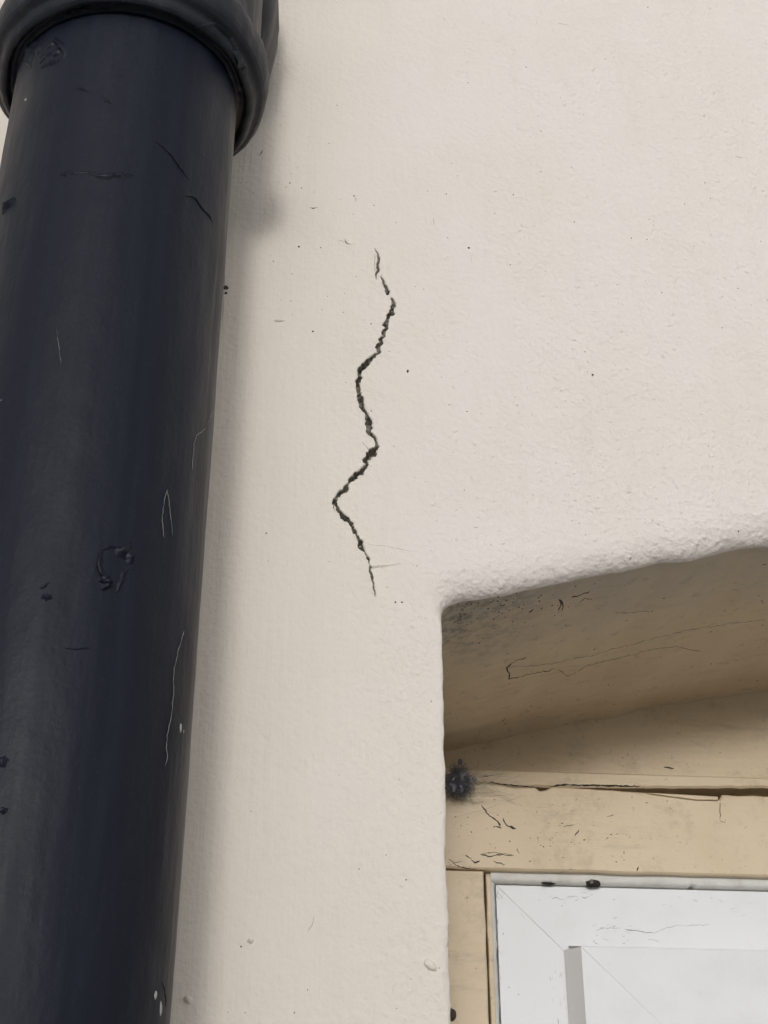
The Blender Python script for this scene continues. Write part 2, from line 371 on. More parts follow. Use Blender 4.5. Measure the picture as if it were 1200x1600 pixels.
# dark inside of the crack
cv, cf = [], []
for rim in RIMS:
    n = len(rim); b0 = len(cv)
    mid = [(rim[i] + rim[n - 1 - i]) / 2 for i in range(n)]
    cv += rim
    cv += [Vector((c.x * 0.6 + m.x * 0.4 + rng.normal(0, .00015), min(0.0055, 0.0005 + 2.4 * max(0.0, (c - m).length * 2 - 0.0011)) + rng.uniform(-.0005, .0008), c.z * 0.6 + m.z * 0.4)) for c, m in zip(rim, mid)]
    for i in range(n): j = (i + 1) % n; cf.append((b0 + i, b0 + j, b0 + n + j, b0 + n + i))
    for i in range(n // 2 - 1): cf.append((b0 + n + i, b0 + n + i + 1, b0 + n + n - 2 - i, b0 + n + n - 1 - i))
crack = link('crack', cv, cf, M_MORTAR, WALL, smooth=False)
# reveal: underside of the arch and the jambs
def build_reveal():
    ys = [0.0] + list(np.linspace(0.0025, 0.20, 64)); V, F = [], []
    for k, y in enumerate(ys):
        for i, e in enumerate(EDGE):
            p = Vector((e.x, e.y + y, e.z)); a = min(1.0, y / 0.012)
            base = Vector((XJ if PN[i].x < -0.9 else p.x, 0, p.z))
            d = 0.0 if not visible(p.x, p.z) else 0.0011 * noise.noise(p * 22) + 0.0006 * noise.noise(p * 70) + 0.0003 * noise.noise(p * 200)
            d += 0.0010 if y > 0.15 else 0
            V.append(p + Vector((PN[i].x, 0, PN[i].y)) * d * a)
    for k in range(len(ys) - 1):
        for i in range(NP):
            j = (i + 1) % NP; F.append((k * NP + i, (k + 1) * NP + i, (k + 1) * NP + j, k * NP + j))
    return link('reveal', V, F, M_SOF, WALL)
REVEAL = build_reveal()

# ------------------------------------------------------------------ surface picking for small marks
def bvh_of(o):
    mw = o.matrix_world; me = o.data
    off = Vector((0, 0, 0)); p = o
    while p: off += p.location; p = p.parent
    return BVHTree.FromPolygons([v.co + off for v in me.vertices], [tuple(f.vertices) for f in me.polygons])
def pick(px, py, bv, lift=0.0):
    d = ray(px, py); loc, nor, *_ = bv.ray_cast(CAM, d)
    if loc is None: return None, None
    if nor.dot(d) > 0: nor = -nor
    return loc + nor * lift, nor
def wander(pts, jit, step):                 # resample a pixel polyline with a little tremor
    out = []; pts = [(p[0], p[1], p[2] if len(p) > 2 else 1.0) for p in pts]
    for (a, b_) in zip(pts[:-1], pts[1:]):
        L = math.hypot(b_[0] - a[0], b_[1] - a[1]); n = max(1, int(L / step))
        for k in range(n):
            u = k / n; out.append([a[i] + (b_[i] - a[i]) * u for i in range(len(a))])
            if k: out[-1][0] += random.uniform(-jit, jit); out[-1][1] += random.uniform(-jit, jit)
    out.append(list(pts[-1])); return out
def strand(name, pts, bv, mat, parent, width=1.0, jit=0.8, step=5, lift=0.0, flat=0.5, taper=True):
    # a fine raised line or fibre lying on a surface; width in photo pixels
    P = []
    for p in wander(pts, jit, step):
        loc, nor = pick(p[0], p[1], bv, lift)
        if loc is not None: P.append((loc, nor, p[2] if len(p) > 2 else 1.0))
    if len(P) < 2: return None
    V, F = [], []; n = len(P)
    for i, (c, nor, wv) in enumerate(P):
        t = (P[min(n - 1, i + 1)][0] - P[max(0, i - 1)][0])
        if t.length < 1e-9: t = Vector((1, 0, 0))
        t.normalize(); s = t.cross(nor).normalized(); r_ = width * wv * 0.00016 * (random.uniform(0.55, 1.3))
        if taper and (i == 0 or i == n - 1): r_ *= 0.3
        V += [c - s * r_ - nor * r_ * .2, c + nor * r_ * flat, c + s * r_ - nor * r_ * .2, c - nor * r_ * 0.8]
    for i in range(n - 1):
        for k in range(4): F.append((4 * i + k, 4 * i + (k + 1) % 4, 4 * i + 4 + (k + 1) % 4, 4 * i + 4 + k))
    F += [(0, 1, 2, 3), tuple(4 * (n - 1) + k for k in (3, 2, 1, 0))]
    o = link(name, V, F, mat)
    return under(o, parent) if parent else o
def world_off(p):
    off = Vector((0, 0, 0))
    while p: off += p.location; p = p.parent
    return off
def under(o, parent):                       # put world-built mesh under a moved parent
    off = world_off(parent)
    for v in o.data.vertices: v.co -= off
    o.parent = parent; return o
def blob(name, px, py, bv, mat, parent, wx, wy, lift=0.35, rot=0.0, n=9, V=None, F=None):
    # a low lump, a speck or a drip stuck to the surface; sizes in photo pixels
    loc, nor = pick(px, py, bv)
    if loc is None: return None
    s = Vector((0, 0, 1)).cross(nor).normalized(); u = nor.cross(s).normalized()
    s, u = s * math.cos(rot) + u * math.sin(rot), u * math.cos(rot) - s * math.sin(rot)
    own = V is None
    if own: V, F = [], []
    b0 = len(V); k = 0.00032
    for ring, (rr, hh) in enumerate(((1.0, -0.15), (0.75, 0.6), (0.35, 0.95))):
        for i in range(n):
            a = 2 * math.pi * i / n; q = rr * random.uniform(0.8, 1.2)
            V.append(loc + s * math.cos(a) * q * wx * k * .5 + u * math.sin(a) * q * wy * k * .5 + nor * hh * lift * min(wx, wy) * k)
    V.append(loc + nor * lift * min(wx, wy) * k)
    for r_ in range(2):
        for i in range(n): j = (i + 1) % n; F.append((b0 + r_ * n + i, b0 + r_ * n + j, b0 + r_ * n + n + j, b0 + r_ * n + n + i))
    for i in range(n): F.append((b0 + 2 * n + i, b0 + 2 * n + (i + 1) % n, b0 + 3 * n))
    if own:
        o = link(name, V, F, mat); return under(o, parent) if parent else o
BW, BR = bvh_of(WALL), bvh_of(REVEAL)

# specks, nibs and fine hair cracks of the wall
V, F = [], []
for _ in range(420):
    x = random.gauss(880, 190); y = random.gauss(700, 150)
    if x < 600 or y > 905 - (x - 700) * 0.2 or x > 1230: continue
    s_ = random.uniform(1.5, 4.2); blob('', x, y, BW, None, None, s_ * random.uniform(1, 1.8), s_, 0.24, random.uniform(-.6, .6), 7, V, F)
for _ in range(90):
    x = random.uniform(340, 1200); y = random.uniform(0, 1600)
    s_ = random.uniform(1.2, 2.8); blob('', x, y, BW, None, None, s_ * random.uniform(1, 1.8), s_, 0.22, random.uniform(-.6, .6), 7, V, F)
tag(link('paint_nibs', V, F, M_WALL, WALL), kind='stuff')
V, F = [], []
for _ in range(150):
    x = random.uniform(350, 1200); y = random.uniform(0, 1600) if random.random() < .7 else random.uniform(250, 560)
    s_ = random.choice((1.2, 1.4, 1.6, 2.0, 2.4)); blob('', x, y, BW, None, None, s_, s_ * random.uniform(.7, 1.6), 0.2, random.uniform(-.6, .6), 5, V, F)
for x, y, a, b_ in ((467, 385.5, 4, 4), (501, 387, 2.5, 2.5), (732.5, 387.5, 4, 4), (489, 518, 3.5, 3.5), (580, 506, 2.5, 2.5), (926, 586, 4, 4), (637, 580, 4, 7), (352, 450, 10, 9), (353, 458, 5, 6), (618, 941, 3, 3), (628, 941, 3, 3), (416, 833, 2.5, 2.5), (553, 306, 3, 2.5)):
    blob('', x, y, BW, None, None, a, b_, 0.35, 0, 8, V, F)
tag(link('dirt_specks', V, F, M_GRIME, WALL), kind='stuff')
strand('surface_scratch', [(483, 324.5, .6), (489, 325.5, 1.8), (497, 324, .8)], BW, M_GRIME, WALL, 1.6, .3, 3)
strand('surface_scratch', [(404, 245, .6), (408, 239, 1.5), (411, 234, .8)], BW, M_GRIME, WALL, 1.8, .3, 3)
strand('surface_scratch', [(734, 396), (738, 411)], BW, M_GREY, WALL, 1.0, .3, 4)
strand('surface_scratch', [(677, 341), (679, 353)], BW, M_GREY, WALL, 1.1, .3, 4)
strand('surface_scratch', [(480, 1457), (488, 1445), (491, 1431)], BW, M_GREY, WALL, 1.1, .4, 5)
strand('surface_scratch', [(350, 395), (351, 440), (347, 515)], BW, M_GREY, WALL, 1.2, .8, 6)
strand('surface_scratch', [(1148, 244), (1163, 247)], BW, M_GREY, WALL, 1.5, .5, 4)
strand('surface_scratch', [(870, 36), (889, 39)], BW, M_GREY, WALL, 1.2, .5, 4)
for pts, wd in (([(553, 306, .5), (556, 311, .8), (555, 316, .4)], 1.0), ([(565, 690, .4), (574, 700, 1), (578, 708, .6)], 1.0), ([(522, 786, 1), (521, 793, 1), (523, 800, .4)], 1.6), ([(586, 396, .5), (585, 418, .8), (586.5, 427, .4)], 1.0), ([(528, 376, .5), (535, 376.5, 1), (541, 380, 1.4), (549, 382, .6), (556, 381, .3)], 1.0), ([(577, 727, .8), (582, 730, .4)], 1.4), ([(555, 618, .4), (563, 628, 1)], 1.0)):
    strand('hair_crack', pts, BW, M_GRIME, WALL, wd, .5, 2.5)
strand('hair_crack', [(567, 848, .7), (585, 852, .6), (600, 853, .9), (625, 858, 1.2), (652, 862, .5)], BW, M_GREY, WALL, .8, .6, 4)
blob('paint_blister', 436, 501, BW, M_WALL, WALL, 20, 6, 0.5)
blob('paint_blister', 672, 1508, BW, M_WALL, WALL, 22, 12, 0.4, -0.8)
blob('paint_blister', 391, 1470, BW, M_WALL, WALL, 8, 8, 0.6)
blob('paint_blister', 294, 1562, BW, M_WALL, WALL, 12, 10, 0.6, -.6)

# marks on the underside of the arch
for pts, wd in (([(822, 1027, 1.5), (805, 1034, 1), (792, 1043, 1.8), (796, 1052, 1.4), (795, 1061, 1.8), (812, 1057, 1), (832, 1052, .9), (852, 1049, 1.1), (867, 1045, 1.8)], 1.9),
                ([(867, 1045), (888, 1057), (905, 1048), (915, 1041), (945, 1033), (984, 1024), (1015, 1016), (1056, 1009), (1076, 1015), (1096, 1018)], 1.2),
                ([(793, 1042), (826, 1041), (862, 1038), (900, 1028), (930, 1023), (980, 1008), (1020, 998), (1080, 983), (1130, 976), (1198, 968)], 1.0),
                ([(872, 955), (877, 945), (874, 936), (880, 948), (878, 954)], 2.4), ([(893, 934), (905, 930), (922, 924)], 2.8), ([(905, 942), (914, 934), (926, 938)], 1.6),
                ([(826, 957), (834, 951)], 3.0), ([(707, 975), (712, 970), (717, 971)], 2.2), ([(768, 982), (776, 980)], 2.0),
                ([(1030, 1120), (1042, 1127)], 2.0), ([(1145, 921), (1152, 922)], 2.0), ([(960, 958), (1016, 955)], 1.0), ([(1190, 883), (1199, 881)], 2.0), ([(783, 1127), (790, 1122)], 1.6), ([(782, 1108), (800, 1103)], 0.8)):
    strand('paint_crack', pts, BR, M_GRIME, REVEAL, wd * 1.35, 1.3, 4)
blob('paint_flake', 1069, 1106, BR, M_SOF, REVEAL, 26, 9, 0.5, .1)
V, F = [], []
for _ in range(170):
    x = random.uniform(700, 1200); y = random.uniform(900, 1180)
    if random.random() < .55: x = 705 + abs(random.gauss(0, 90)); y = 935 + abs(random.gauss(0, 30)) - (x - 705) * .13
    s_ = random.choice((1.2, 1.6, 2.0, 2.6)); blob('', x, y, BR, None, None, s_ * random.uniform(1, 2.5), s_, .25, random.uniform(-.8, .8), 5, V, F)
tag(link('dirt_specks', V, F, M_GRIME, REVEAL), kind='stuff')

# ------------------------------------------------------------------ window in the opening
WIN = empty('window', (XM, 0.18, SILL))
tag(WIN, 'white plastic window with mitred corner set in tan painted timber under the arch', 'window')
def sheet(name, poly, yf, yb, mat, parent, bev=0.0008, sm=False, res=None):
    # a board: outline poly in (x, z), front at y = yf with eased edges, back at yb
    n = len(poly); c = Vector((sum(p[0] for p in poly) / n, sum(p[1] for p in poly) / n))
    P = [Vector(p) for p in poly]; area = sum(P[i].x * P[(i + 1) % n].y - P[(i + 1) % n].x * P[i].y for i in range(n))
    if area < 0: P.reverse()
    I = []
    for i in range(n):
        a = (P[i] - P[i - 1]).normalized(); b_ = (P[(i + 1) % n] - P[i]).normalized()
        na, nb = Vector((-a.y, a.x)), Vector((-b_.y, b_.x)); m = (na + nb)
        m = m / max(0.25, m.length_squared) * 2; I.append(P[i] + m * bev)
    V = [(p.x, yf, p.y) for p in I] + [(p.x, yf + bev, p.y) for p in P] + [(p.x, yb, p.y) for p in P]
    F = [tuple(range(n))]
    for i in range(n):
        j = (i + 1) % n; F += [(i, n + i, n + j, j), (n + i, 2 * n + i, 2 * n + j, n + j)]
    o = link(name, V, F, mat, None, False); return under(o, parent)
def wob(pts, amp, step):                    # add tremor to an edge
    out = []
    for a, b_ in zip(pts[:-1], pts[1:]):
        L = math.hypot(b_[0] - a[0], b_[1] - a[1]); n = max(1, int(L / step))
        for k in range(n):
            u = k / n; out.append((a[0] + (b_[0] - a[0]) * u, a[1] + (b_[1] - a[1]) * u + amp * noise.noise(Vector((a[0] * 100 + k * .35, a[1] * 60, 2)))))
    out.append(pts[-1]); return out
def xz(px, py, Y): p = at(px, py, Y); return (p.x, p.z)
XE = XR - 0.002; XS = XJ + 0.003
# infill board that closes the arch above the frame
pts = [(XS, ZC + 0.321)] + [(x, min(arch(x), ZSP + 0.09) + 0.006) for x in np.linspace(XS, XE, 60)] + [(XE, ZC + 0.321)]
INFILL = sheet('infill_board', pts[::-1], 0.186, 0.196, M_TAN, WIN, 0.0005)
# cover bead along the foot of the infill
bt = ZC + 0.3275
lower = wob([xz(690, 1222, .176), xz(762, 1224, .176), xz(800, 1229, .176), xz(858, 1229.5, .176), xz(1009, 1231, .176), xz(1200, 1230, .176), (XE, xz(1200, 1230, .176)[1])], 0.0007, 0.0026)
BEAD = sheet('cover_bead', [(lower[0][0], bt)] + lower + [(XE, bt)], 0.176, 0.187, M_TAN, WIN, 0.0011)
# head board
hb = ZC + 0.2698
top = wob([xz(690, 1224, .174), xz(765, 1226, .174), xz(800, 1232, .174), xz(835, 1232, .174), xz(843, 1238.5, .174), xz(852, 1237, .174), xz(862, 1230.5, .174), xz(930, 1235, .174), xz(1009, 1240, .174), xz(1060, 1246, .174), xz(1123, 1252, .174), xz(1127, 1244, .174), xz(1200, 1246, .174), (XE, xz(1200, 1246, .174)[1])], 0.0007, 0.0026)
low = wob([(XE, hb - 0.0002), (0.3, hb), (0.11, hb), (top[0][0], hb + 0.0006)], 0.00035, 0.006)
HEAD = sheet('head_board', top[::-1] + low[::-1], 0.172, 0.196, M_TAN, WIN, 0.0009)
sheet('paint_flake', [xz(1009, 1238, .170), xz(1070, 1241, .170), xz(1124, 1242, .168), xz(1124, 1247, .168), xz(1090, 1247.5, .169), xz(1045, 1243, .170)], 0.1705, 0.1715, M_TAN, HEAD, 0.0002)
# side boards with an open joint beside the plastic frame
def side(x0, x1, mirror=False):
    zs = np.linspace(SILL + 0.03, hb - 0.0004, 120)
    P = [(x0, zs[0]), (x1, zs[0])]
    P += [(x1 + 0.0005 * noise.noise(Vector((1.7, 0, z * 60))) + 0.0003 * noise.noise(Vector((4, 0, z * 220))), z) for z in zs[1:]] + [(x0, zs[-1])]
    if mirror: P = [(2 * XM - x, z) for x, z in P]
    return P
SIDE = sheet('side_board', side(XS, 0.1118), 0.174, 0.196, M_TAN, WIN, 0.0006)
sheet('side_board', side(XS, 0.1118, True), 0.174, 0.196, M_TAN, WIN, 0.0006)
for mir in (False, True):
    b_ = side(-0.1160, -0.1134); b_ = [(-x, z) for x, z in b_]
    b_ = [(2 * XM - x, z) for x, z in b_] if mir else b_
    sheet('joint_bead', b_, 0.1775, 0.198, M_TAN, WIN, 0.0004)
sheet('sill_board', [(XS, SILL), (XE, SILL), (XE, SILL + 0.03), (XS, SILL + 0.03)], 0.10, 0.2, M_TAN, WIN, 0.003)
# sealant between timber and plastic: cove strip with bites out of it
UX0, UX1 = 0.1192, 2 * XM - 0.1192; UZ1 = ZC + 0.2648; UZ0 = SILL + 0.031
xs = np.concatenate([np.arange(0.1158, 0.30, 0.0007), np.linspace(0.30, UX1, 40)])
bite = [(at(1080, 1386, .182).x, 0.0025, 0.0009)]
V, F = [], []
for x in xs:
    up = 0.00025 * noise.noise(Vector((x * 300, 0, 0)))
    for bx, bw, bh in bite: up += bh * math.exp(-((x - bx) / (bw * 0.62)) ** 4)
    z1, y1 = hb + 0.0004, 0.1762; z0, y0 = UZ1 + 0.0007, 0.1785
    for u in (0, .35, .7, 1.0):
        z = z1 + (z0 - z1) * u; y = y1 + (y0 - y1) * u ** 1.6
        z = max(z, min(z1, z0 + up)) if u > .3 else z
        V.append((x, y + 0.0003 * noise.noise(Vector((x * 250, u * 3, 1))), z))
    V.append((x, 0.196, V[-1][2] + 0.0004))
for i in range(len(xs) - 1):
    for k in range(4): F.append((5 * i + k, 5 * i + 5 + k, 5 * i + 6 + k, 5 * i + 1 + k))
SEAL = under(link('sealant_strip', V, F, M_SEAL), WIN)
V, F = [], []
zs = np.linspace(UZ0, hb - 0.0006, 300)
for z in zs:
    wv = 0.0006 * noise.noise(Vector((3, 0, z * 130))) + 0.0004 * noise.noise(Vector((3, 0, z * 400)))
    V += [(0.1159, 0.178, z), (0.1172, 0.1795, z), (0.1186 + wv, 0.1825, z), (0.1190 + wv, 0.196, z)]
for i in range(len(zs) - 1):
    for k in range(3): F.append((4 * i + k, 4 * i + 1 + k, 4 * i + 5 + k, 4 * i + 4 + k))
under(link('sealant_strip', V, F, M_SEAL), WIN)
# mitred plastic frame, four members
def members(x0, x1, z0, z1, wd, yf, yb, names, par, bev, gap=0.00005, outer=None, **k):
    g_ = gap; out = []
    xa, xb, za, zb = x0 + wd, x1 - wd, z0 + wd, z1 - wd
    for nm, P in ((names[0], [(x0 + g_, z1), (x1 - g_, z1), (xb - g_, zb), (xa + g_, zb)]), (names[0], [(x0 + g_, z0), (xa + g_, za), (xb - g_, za), (x1 - g_, z0)]),
                  (names[1], [(x0, z0 + g_), (x0, z1 - g_), (xa, zb - g_), (xa, za + g_)]), (names[1], [(x1, z0 + g_), (xb, za + g_), (xb, zb - g_), (x1, z1 - g_)])):
        out.append(sheet(nm, P, yf, yb, M_UPVC, par, bev))
    return out
FR = members(UX0, UX1, UZ0, UZ1, 0.0385, 0.182, 0.21, ('frame_rail', 'frame_stile'), WIN, 0.00015)
# opening sash standing proud of the frame, its outer edges splayed
SX0, SZ1 = xz(886, 1550, .1815)[0], xz(1000, 1481.5, .1815)[1]
def sash():
    yf, yb, wd = 0.1675, 0.1815, 0.078; x0, x1, z0, z1 = SX0, 2 * XM - SX0, UZ0 + 0.034, SZ1
    sp, tp = 0.0059, 0.0040                 # splay of the edges
    zt = z1
    out = []; g_ = 0.00008
    def member(nm, O, Fp, Ip):              # outline at the back, front outline, inner edge
        V = [(p[0], yb, p[1]) for p in O] + [(p[0], yb - 0.0012, p[1]) for p in O] + [(p[0], yf, p[1]) for p in Fp] + [(p[0], yf, p[1]) for p in Ip] + [(p[0], yb, p[1]) for p in Ip]
        F = [(0, 2, 3, 1), (2, 4, 5, 3), (4, 6, 7, 5), (6, 8, 9, 7)] + [(0, 8, 6, 4, 2)] + [(1, 3, 5, 7, 9)]
        o = link(nm, V, F, M_UPVC, None, False); out.append(under(o, WIN))
    fx0, fx1, fz0, fz1 = x0 + sp, x1 - sp, z0 + sp, zt - tp
    xa, xb, za, zb = fx0 + wd, fx1 - wd, fz0 + wd, fz1 - wd
    member('sash_stile', [(x0, z0 + g_), (x0, z1 - 0.0022)], [(fx0, fz0 + g_), (fx0, fz1 - g_)], [(xa, za), (xa, zb)])
    member('sash_stile', [(x1, z1 - 0.0022), (x1, z0 + g_)], [(fx1, fz1 - g_), (fx1, fz0 + g_)], [(xb, zb), (xb, za)])
    member('sash_rail', [(x0 + 0.0022, z1), (x1 - 0.0022, z1)], [(fx0 + g_, fz1), (fx1 - g_, fz1)], [(xa, zb), (xb, zb)])
    member('sash_rail', [(x1 - g_, z0), (x0 + g_, z0)], [(fx1 - g_, fz0), (fx0 + g_, fz0)], [(xb, za), (xa, za)])
    gl = link('glass_pane', [(xa - .004, 0.174, za - .004), (xb + .004, 0.174, za - .004), (xb + .004, 0.174, zb + .004), (xa - .004, 0.174, zb + .004)], [(0, 1, 2, 3)], M_GLASS, None, False); under(gl, WIN)
    return out
SASH = sash()
# cracked and flaking paint on the timber, scuffs on the plastic
BH, BI, BB, BS = bvh_of(HEAD), bvh_of(INFILL), bvh_of(BEAD), bvh_of(SIDE)
for pts, wd in (([(752, 1258), (765, 1275, 1.3), (778, 1284, 1.2), (782, 1291, 1.8)], 1.8), ([(786, 1278), (792, 1290), (803, 1293, 1.8)], 1.9), ([(774, 1291), (784, 1294)], 4), ([(797, 1292), (806, 1295)], 4),
                ([(706, 1348), (720, 1355), (740, 1358), (757, 1360)], 1.6), ([(727, 1336), (737, 1341)], 2.2), ([(735, 1343), (742, 1348), (750, 1345)], 2.4), ([(750, 1335), (762, 1338), (780, 1336), (803, 1337)], 1.6), ([(752, 1334), (775, 1332), (800, 1335)], 1.0),
                ([(771, 1345), (776, 1348), (790, 1351)], 1.5), ([(840, 1308), (841, 1314)], 3.0), ([(898, 1306), (903, 1300), (905, 1296)], 2.2), ([(975, 1330), (975, 1334)], 3.0), ([(974, 1344), (977, 1344)], 2.4), ([(995, 1362), (998, 1354)], 2.0),
                ([(1124.5, 1247), (1125, 1262), (1125.5, 1282)], 1.3), ([(1125, 1283), (1134, 1285)], 1.3), ([(1163, 1294), (1167, 1291)], 2.0), ([(948, 1276), (960, 1272)], 1.0), ([(880, 1292), (900, 1288)], 0.9), ([(700, 1342), (712, 1348), (722, 1346)], 1.1), ([(808, 1325), (812, 1334)], 1.0)):
    strand('paint_crack', pts, BH, M_GRIME, HEAD, wd * 1.5, 1.0, 3.5)
for pts, wd in (([(764, 1222), (790, 1226), (820, 1229), (842, 1231)], 1.6), ([(860, 1229), (880, 1226), (930, 1227), (1000, 1229)], 1.8), ([(826, 1233), (842, 1237)], 1.4)):
    strand('paint_crack', pts, BB, M_DARK, BEAD, wd * 1.7, .8, 4)
for pts, wd in (([(1037, 1199), (1045, 1199.5), (1053, 1201)], 4.0), ([(755, 1213), (763, 1214)], 3.0), ([(890, 1204), (892, 1207)], 3), ([(924, 1203), (925, 1212)], 1.6), ([(1130, 1197), (1150, 1195), (1165, 1196)], 1.2)):
    strand('paint_crack', pts, BI if wd == 4 else BB, M_GRIME, INFILL if wd == 4 else BEAD, wd, .6, 4)
V, F = [], []
for _ in range(70):
    x = 700 + abs(random.gauss(0, 220)); y = random.uniform(1245, 1362); s_ = random.choice((1.2, 1.6, 2.2)); blob('', x, y, BH, None, None, s_ * random.uniform(1, 2.4), s_, .2, random.uniform(-.8, .8), 5, V, F)
o = tag(link('dirt_specks', V, F, M_GRIME), kind='stuff'); under(o, HEAD)
BF = bvh_of(FR[0]); BL = bvh_of(FR[2]); BR2 = bvh_of(SASH[2])
for pts, wd in (([(976, 1451), (990, 1454, 1.5), (1005, 1456), (1022, 1458)], 1.7), ([(930, 1455), (945, 1450), (970, 1451)], .9), ([(1022, 1458), (1040, 1450), (1060, 1446), (1110, 1445)], .8), ([(862, 1404), (870, 1402), (876, 1406)], 1.3), ([(885, 1402), (902, 1401)], .9), ([(905, 1404), (898, 1408)], .9), ([(1012, 1466), (1030, 1472)], .8), ([(925, 1448), (934, 1444)], .7), ([(780, 1392), (790, 1402)], 1.4)):
    strand('scuff_mark', pts, BF, M_GREY, FR[0], wd, 1.2, 4)
for pts, wd in (([(779, 1390), (776, 1400), (781, 1405)], 1.8), ([(778, 1395), (786, 1404)], 1.2), ([(774, 1430), (774, 1560)], 1.0), ([(813, 1426), (821, 1436)], .9)):
    strand('scuff_mark', pts, BL, M_GREY, FR[2], wd, .8, 6)
BSE = bvh_of(SEAL)
blob('bite_shade', 857, 1380, BSE, M_DARK, SEAL, 26, 9, .3, 0.05, 13)  # dark lumps coloured in for the shade within holes in the sealant
blob('bite_shade', 927, 1380, BSE, M_DARK, SEAL, 24, 15, .3, 0, 13)
blob('bite_shade', 924, 1381, BSE, M_GREY, SEAL, 42, 6, .3, 0, 13)
for _ in range(46):
    x, y = random.choice(((random.gauss(885, 22), random.gauss(1403, 5)), (random.gauss(975, 38), random.gauss(1455, 11)), (random.gauss(1090, 60), random.gauss(1412, 12)))); a = random.uniform(-.5, .5); L = random.uniform(3, 12)
    strand('scuff_mark', [(x, y, .5), (x + L * .5 * math.cos(a), y + L * .5 * math.sin(a) + random.uniform(-1.5, 1.5), 1), (x + L * math.cos(a), y + L * math.sin(a), .4)], BF, random.choice((M_GREY, M_SMUT, M_SMUT)), FR[0], random.uniform(.6, 1.6), .6, 3)
for _ in range(30):
    x, y = (random.gauss(780, 4), random.uniform(1392, 1600)) if random.random() < .65 else (random.gauss(872, 8), random.uniform(1500, 1600)); L = random.uniform(3, 14)
    strand('scuff_mark', [(x, y, .5), (x + random.uniform(-1, 1), y + L * .5, 1), (x + random.uniform(-1.5, 1.5), y + L, .4)], BL, random.choice((M_GREY, M_SMUT, M_SMUT)), FR[2], random.uniform(.6, 1.5), .5, 3)
strand('sash_top_line', [(906, 1480.5), (1000, 1481.5), (1100, 1485), (1215, 1489)], BF, M_GRIME, FR[0], 1.1, .2, 8)  # thin dark line along the top edge of the sash
blob('nail_head', 706, 1585, BS, M_GRIME, SIDE, 16, 20, .4, 0, 12)
# dark backing in the joints
sheet('joint_backing', [(XS, SILL + .03), (XE, SILL + .03), (XE, ZC + .33), (XS, ZC + .33)], 0.2105, 0.2115, M_DARK, WIN, 0.0001)

# ------------------------------------------------------------------ downpipe
PX, PY, PR = -0.0825, -0.077, 0.0519
PIPE = empty('downpipe', (PX, PY, 0.0))
tag(PIPE, 'black painted cast iron downpipe with a flared collar standing off the wall', 'downpipe')
def lathe(name, prof, mat, parent, n=112, amp=0.0003, sc=30.0, ring=False):
    V, F = [], []
    for r_, z in prof:
        for i in range(n):
            a = 2 * math.pi * i / n; c, s = math.cos(a), math.sin(a)
            q = r_ + amp * noise.noise(Vector((c * r_ * sc, s * r_ * sc, z * sc * 0.6))) + amp * .5 * noise.noise(Vector((c * r_ * sc * 4, s * r_ * sc * 4, z * sc * 3)))
            V.append((c * q, s * q, z))
    m = len(prof)
    for k in range(m - 1):
        for i in range(n): j = (i + 1) % n; F.append((k * n + i, k * n + j, (k + 1) * n + j, (k + 1) * n + i))
    if ring:
        for i in range(n): j = (i + 1) % n; F.append(((m - 1) * n + i, (m - 1) * n + j, j, i))
    else: F += [tuple(range(n))[::-1], tuple((m - 1) * n + i for i in range(n))]
    return link(name, V, F, mat, parent)
zj = ZC + 0.5570
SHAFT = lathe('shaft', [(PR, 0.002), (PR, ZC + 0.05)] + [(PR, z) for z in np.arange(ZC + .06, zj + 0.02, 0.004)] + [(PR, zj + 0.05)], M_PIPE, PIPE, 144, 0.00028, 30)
cp = [(.0516, .0002), (.0528, .0012), (.0540, .0024), (.0552, .0022), (.0558, .0002), (.0567, -.0008), (.0582, -.0008), (.0594, .0002), (.0602, .0018), (.0606, .0036), (.0612, .0048),
      (.0622, .0054), (.0637, .0060), (.0651, .0078), (.0661, .0108), (.0666, .0145), (.0667, .019), (.0660, .0235), (.0645, .0268), (.0628, .029), (.0618, .033), (.0614, .042),
      (.0612, .06), (.0612, .10), (.0622, .112), (.0645, .118), (.0655, .124), (.0647, .131), (.0612, .137), (.053, .140), (.0516, .140)]
cp2 = []
for (a, b_), (c, d) in zip(cp[:-1], cp[1:]):
    for k in range(3): cp2.append((a + (c - a) * k / 3, zj + b_ + (d - b_) * k / 3))
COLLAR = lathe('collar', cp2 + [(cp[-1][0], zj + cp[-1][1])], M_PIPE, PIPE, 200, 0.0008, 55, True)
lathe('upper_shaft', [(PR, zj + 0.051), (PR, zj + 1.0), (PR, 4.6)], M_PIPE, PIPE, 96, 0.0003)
# cast ears that carry the collar on the wall
def ear(sg):
    V, F = [], []; nu, nv = 26, 20
    for v in range(nv + 1):
        for u in range(nu):
            a = 2 * math.pi * u / nu; t = math.pi * (v / nv - 0.5)
            c, s = math.cos(a), math.sin(a)
            sx = 0.023 * abs(c) ** .7 * (1 if c > 0 else -1); sz = 0.060 * abs(s) ** .8 * (1 if s > 0 else -1)
            k = math.cos(t) ** .45
            p = Vector((sg * (0.046 + sx * k * (1 - 0.25 * (s < 0) * abs(s))), 0.045 + 0.033 * math.sin(t), zj + 0.108 + sz * k))
            p += Vector((p.x, p.y, 0)).normalized() * (0.0022 * noise.noise(p * 60) + 0.0012 * noise.noise(p * 170)); V.append(p)
    for v in range(nv):
        for u in range(nu): j = (u + 1) % nu; F.append((v * nu + u, v * nu + j, (v + 1) * nu + j, (v + 1) * nu + u))
    return link('fixing_ear', V, F, M_PIPE, PIPE)
ear(1); ear(-1)
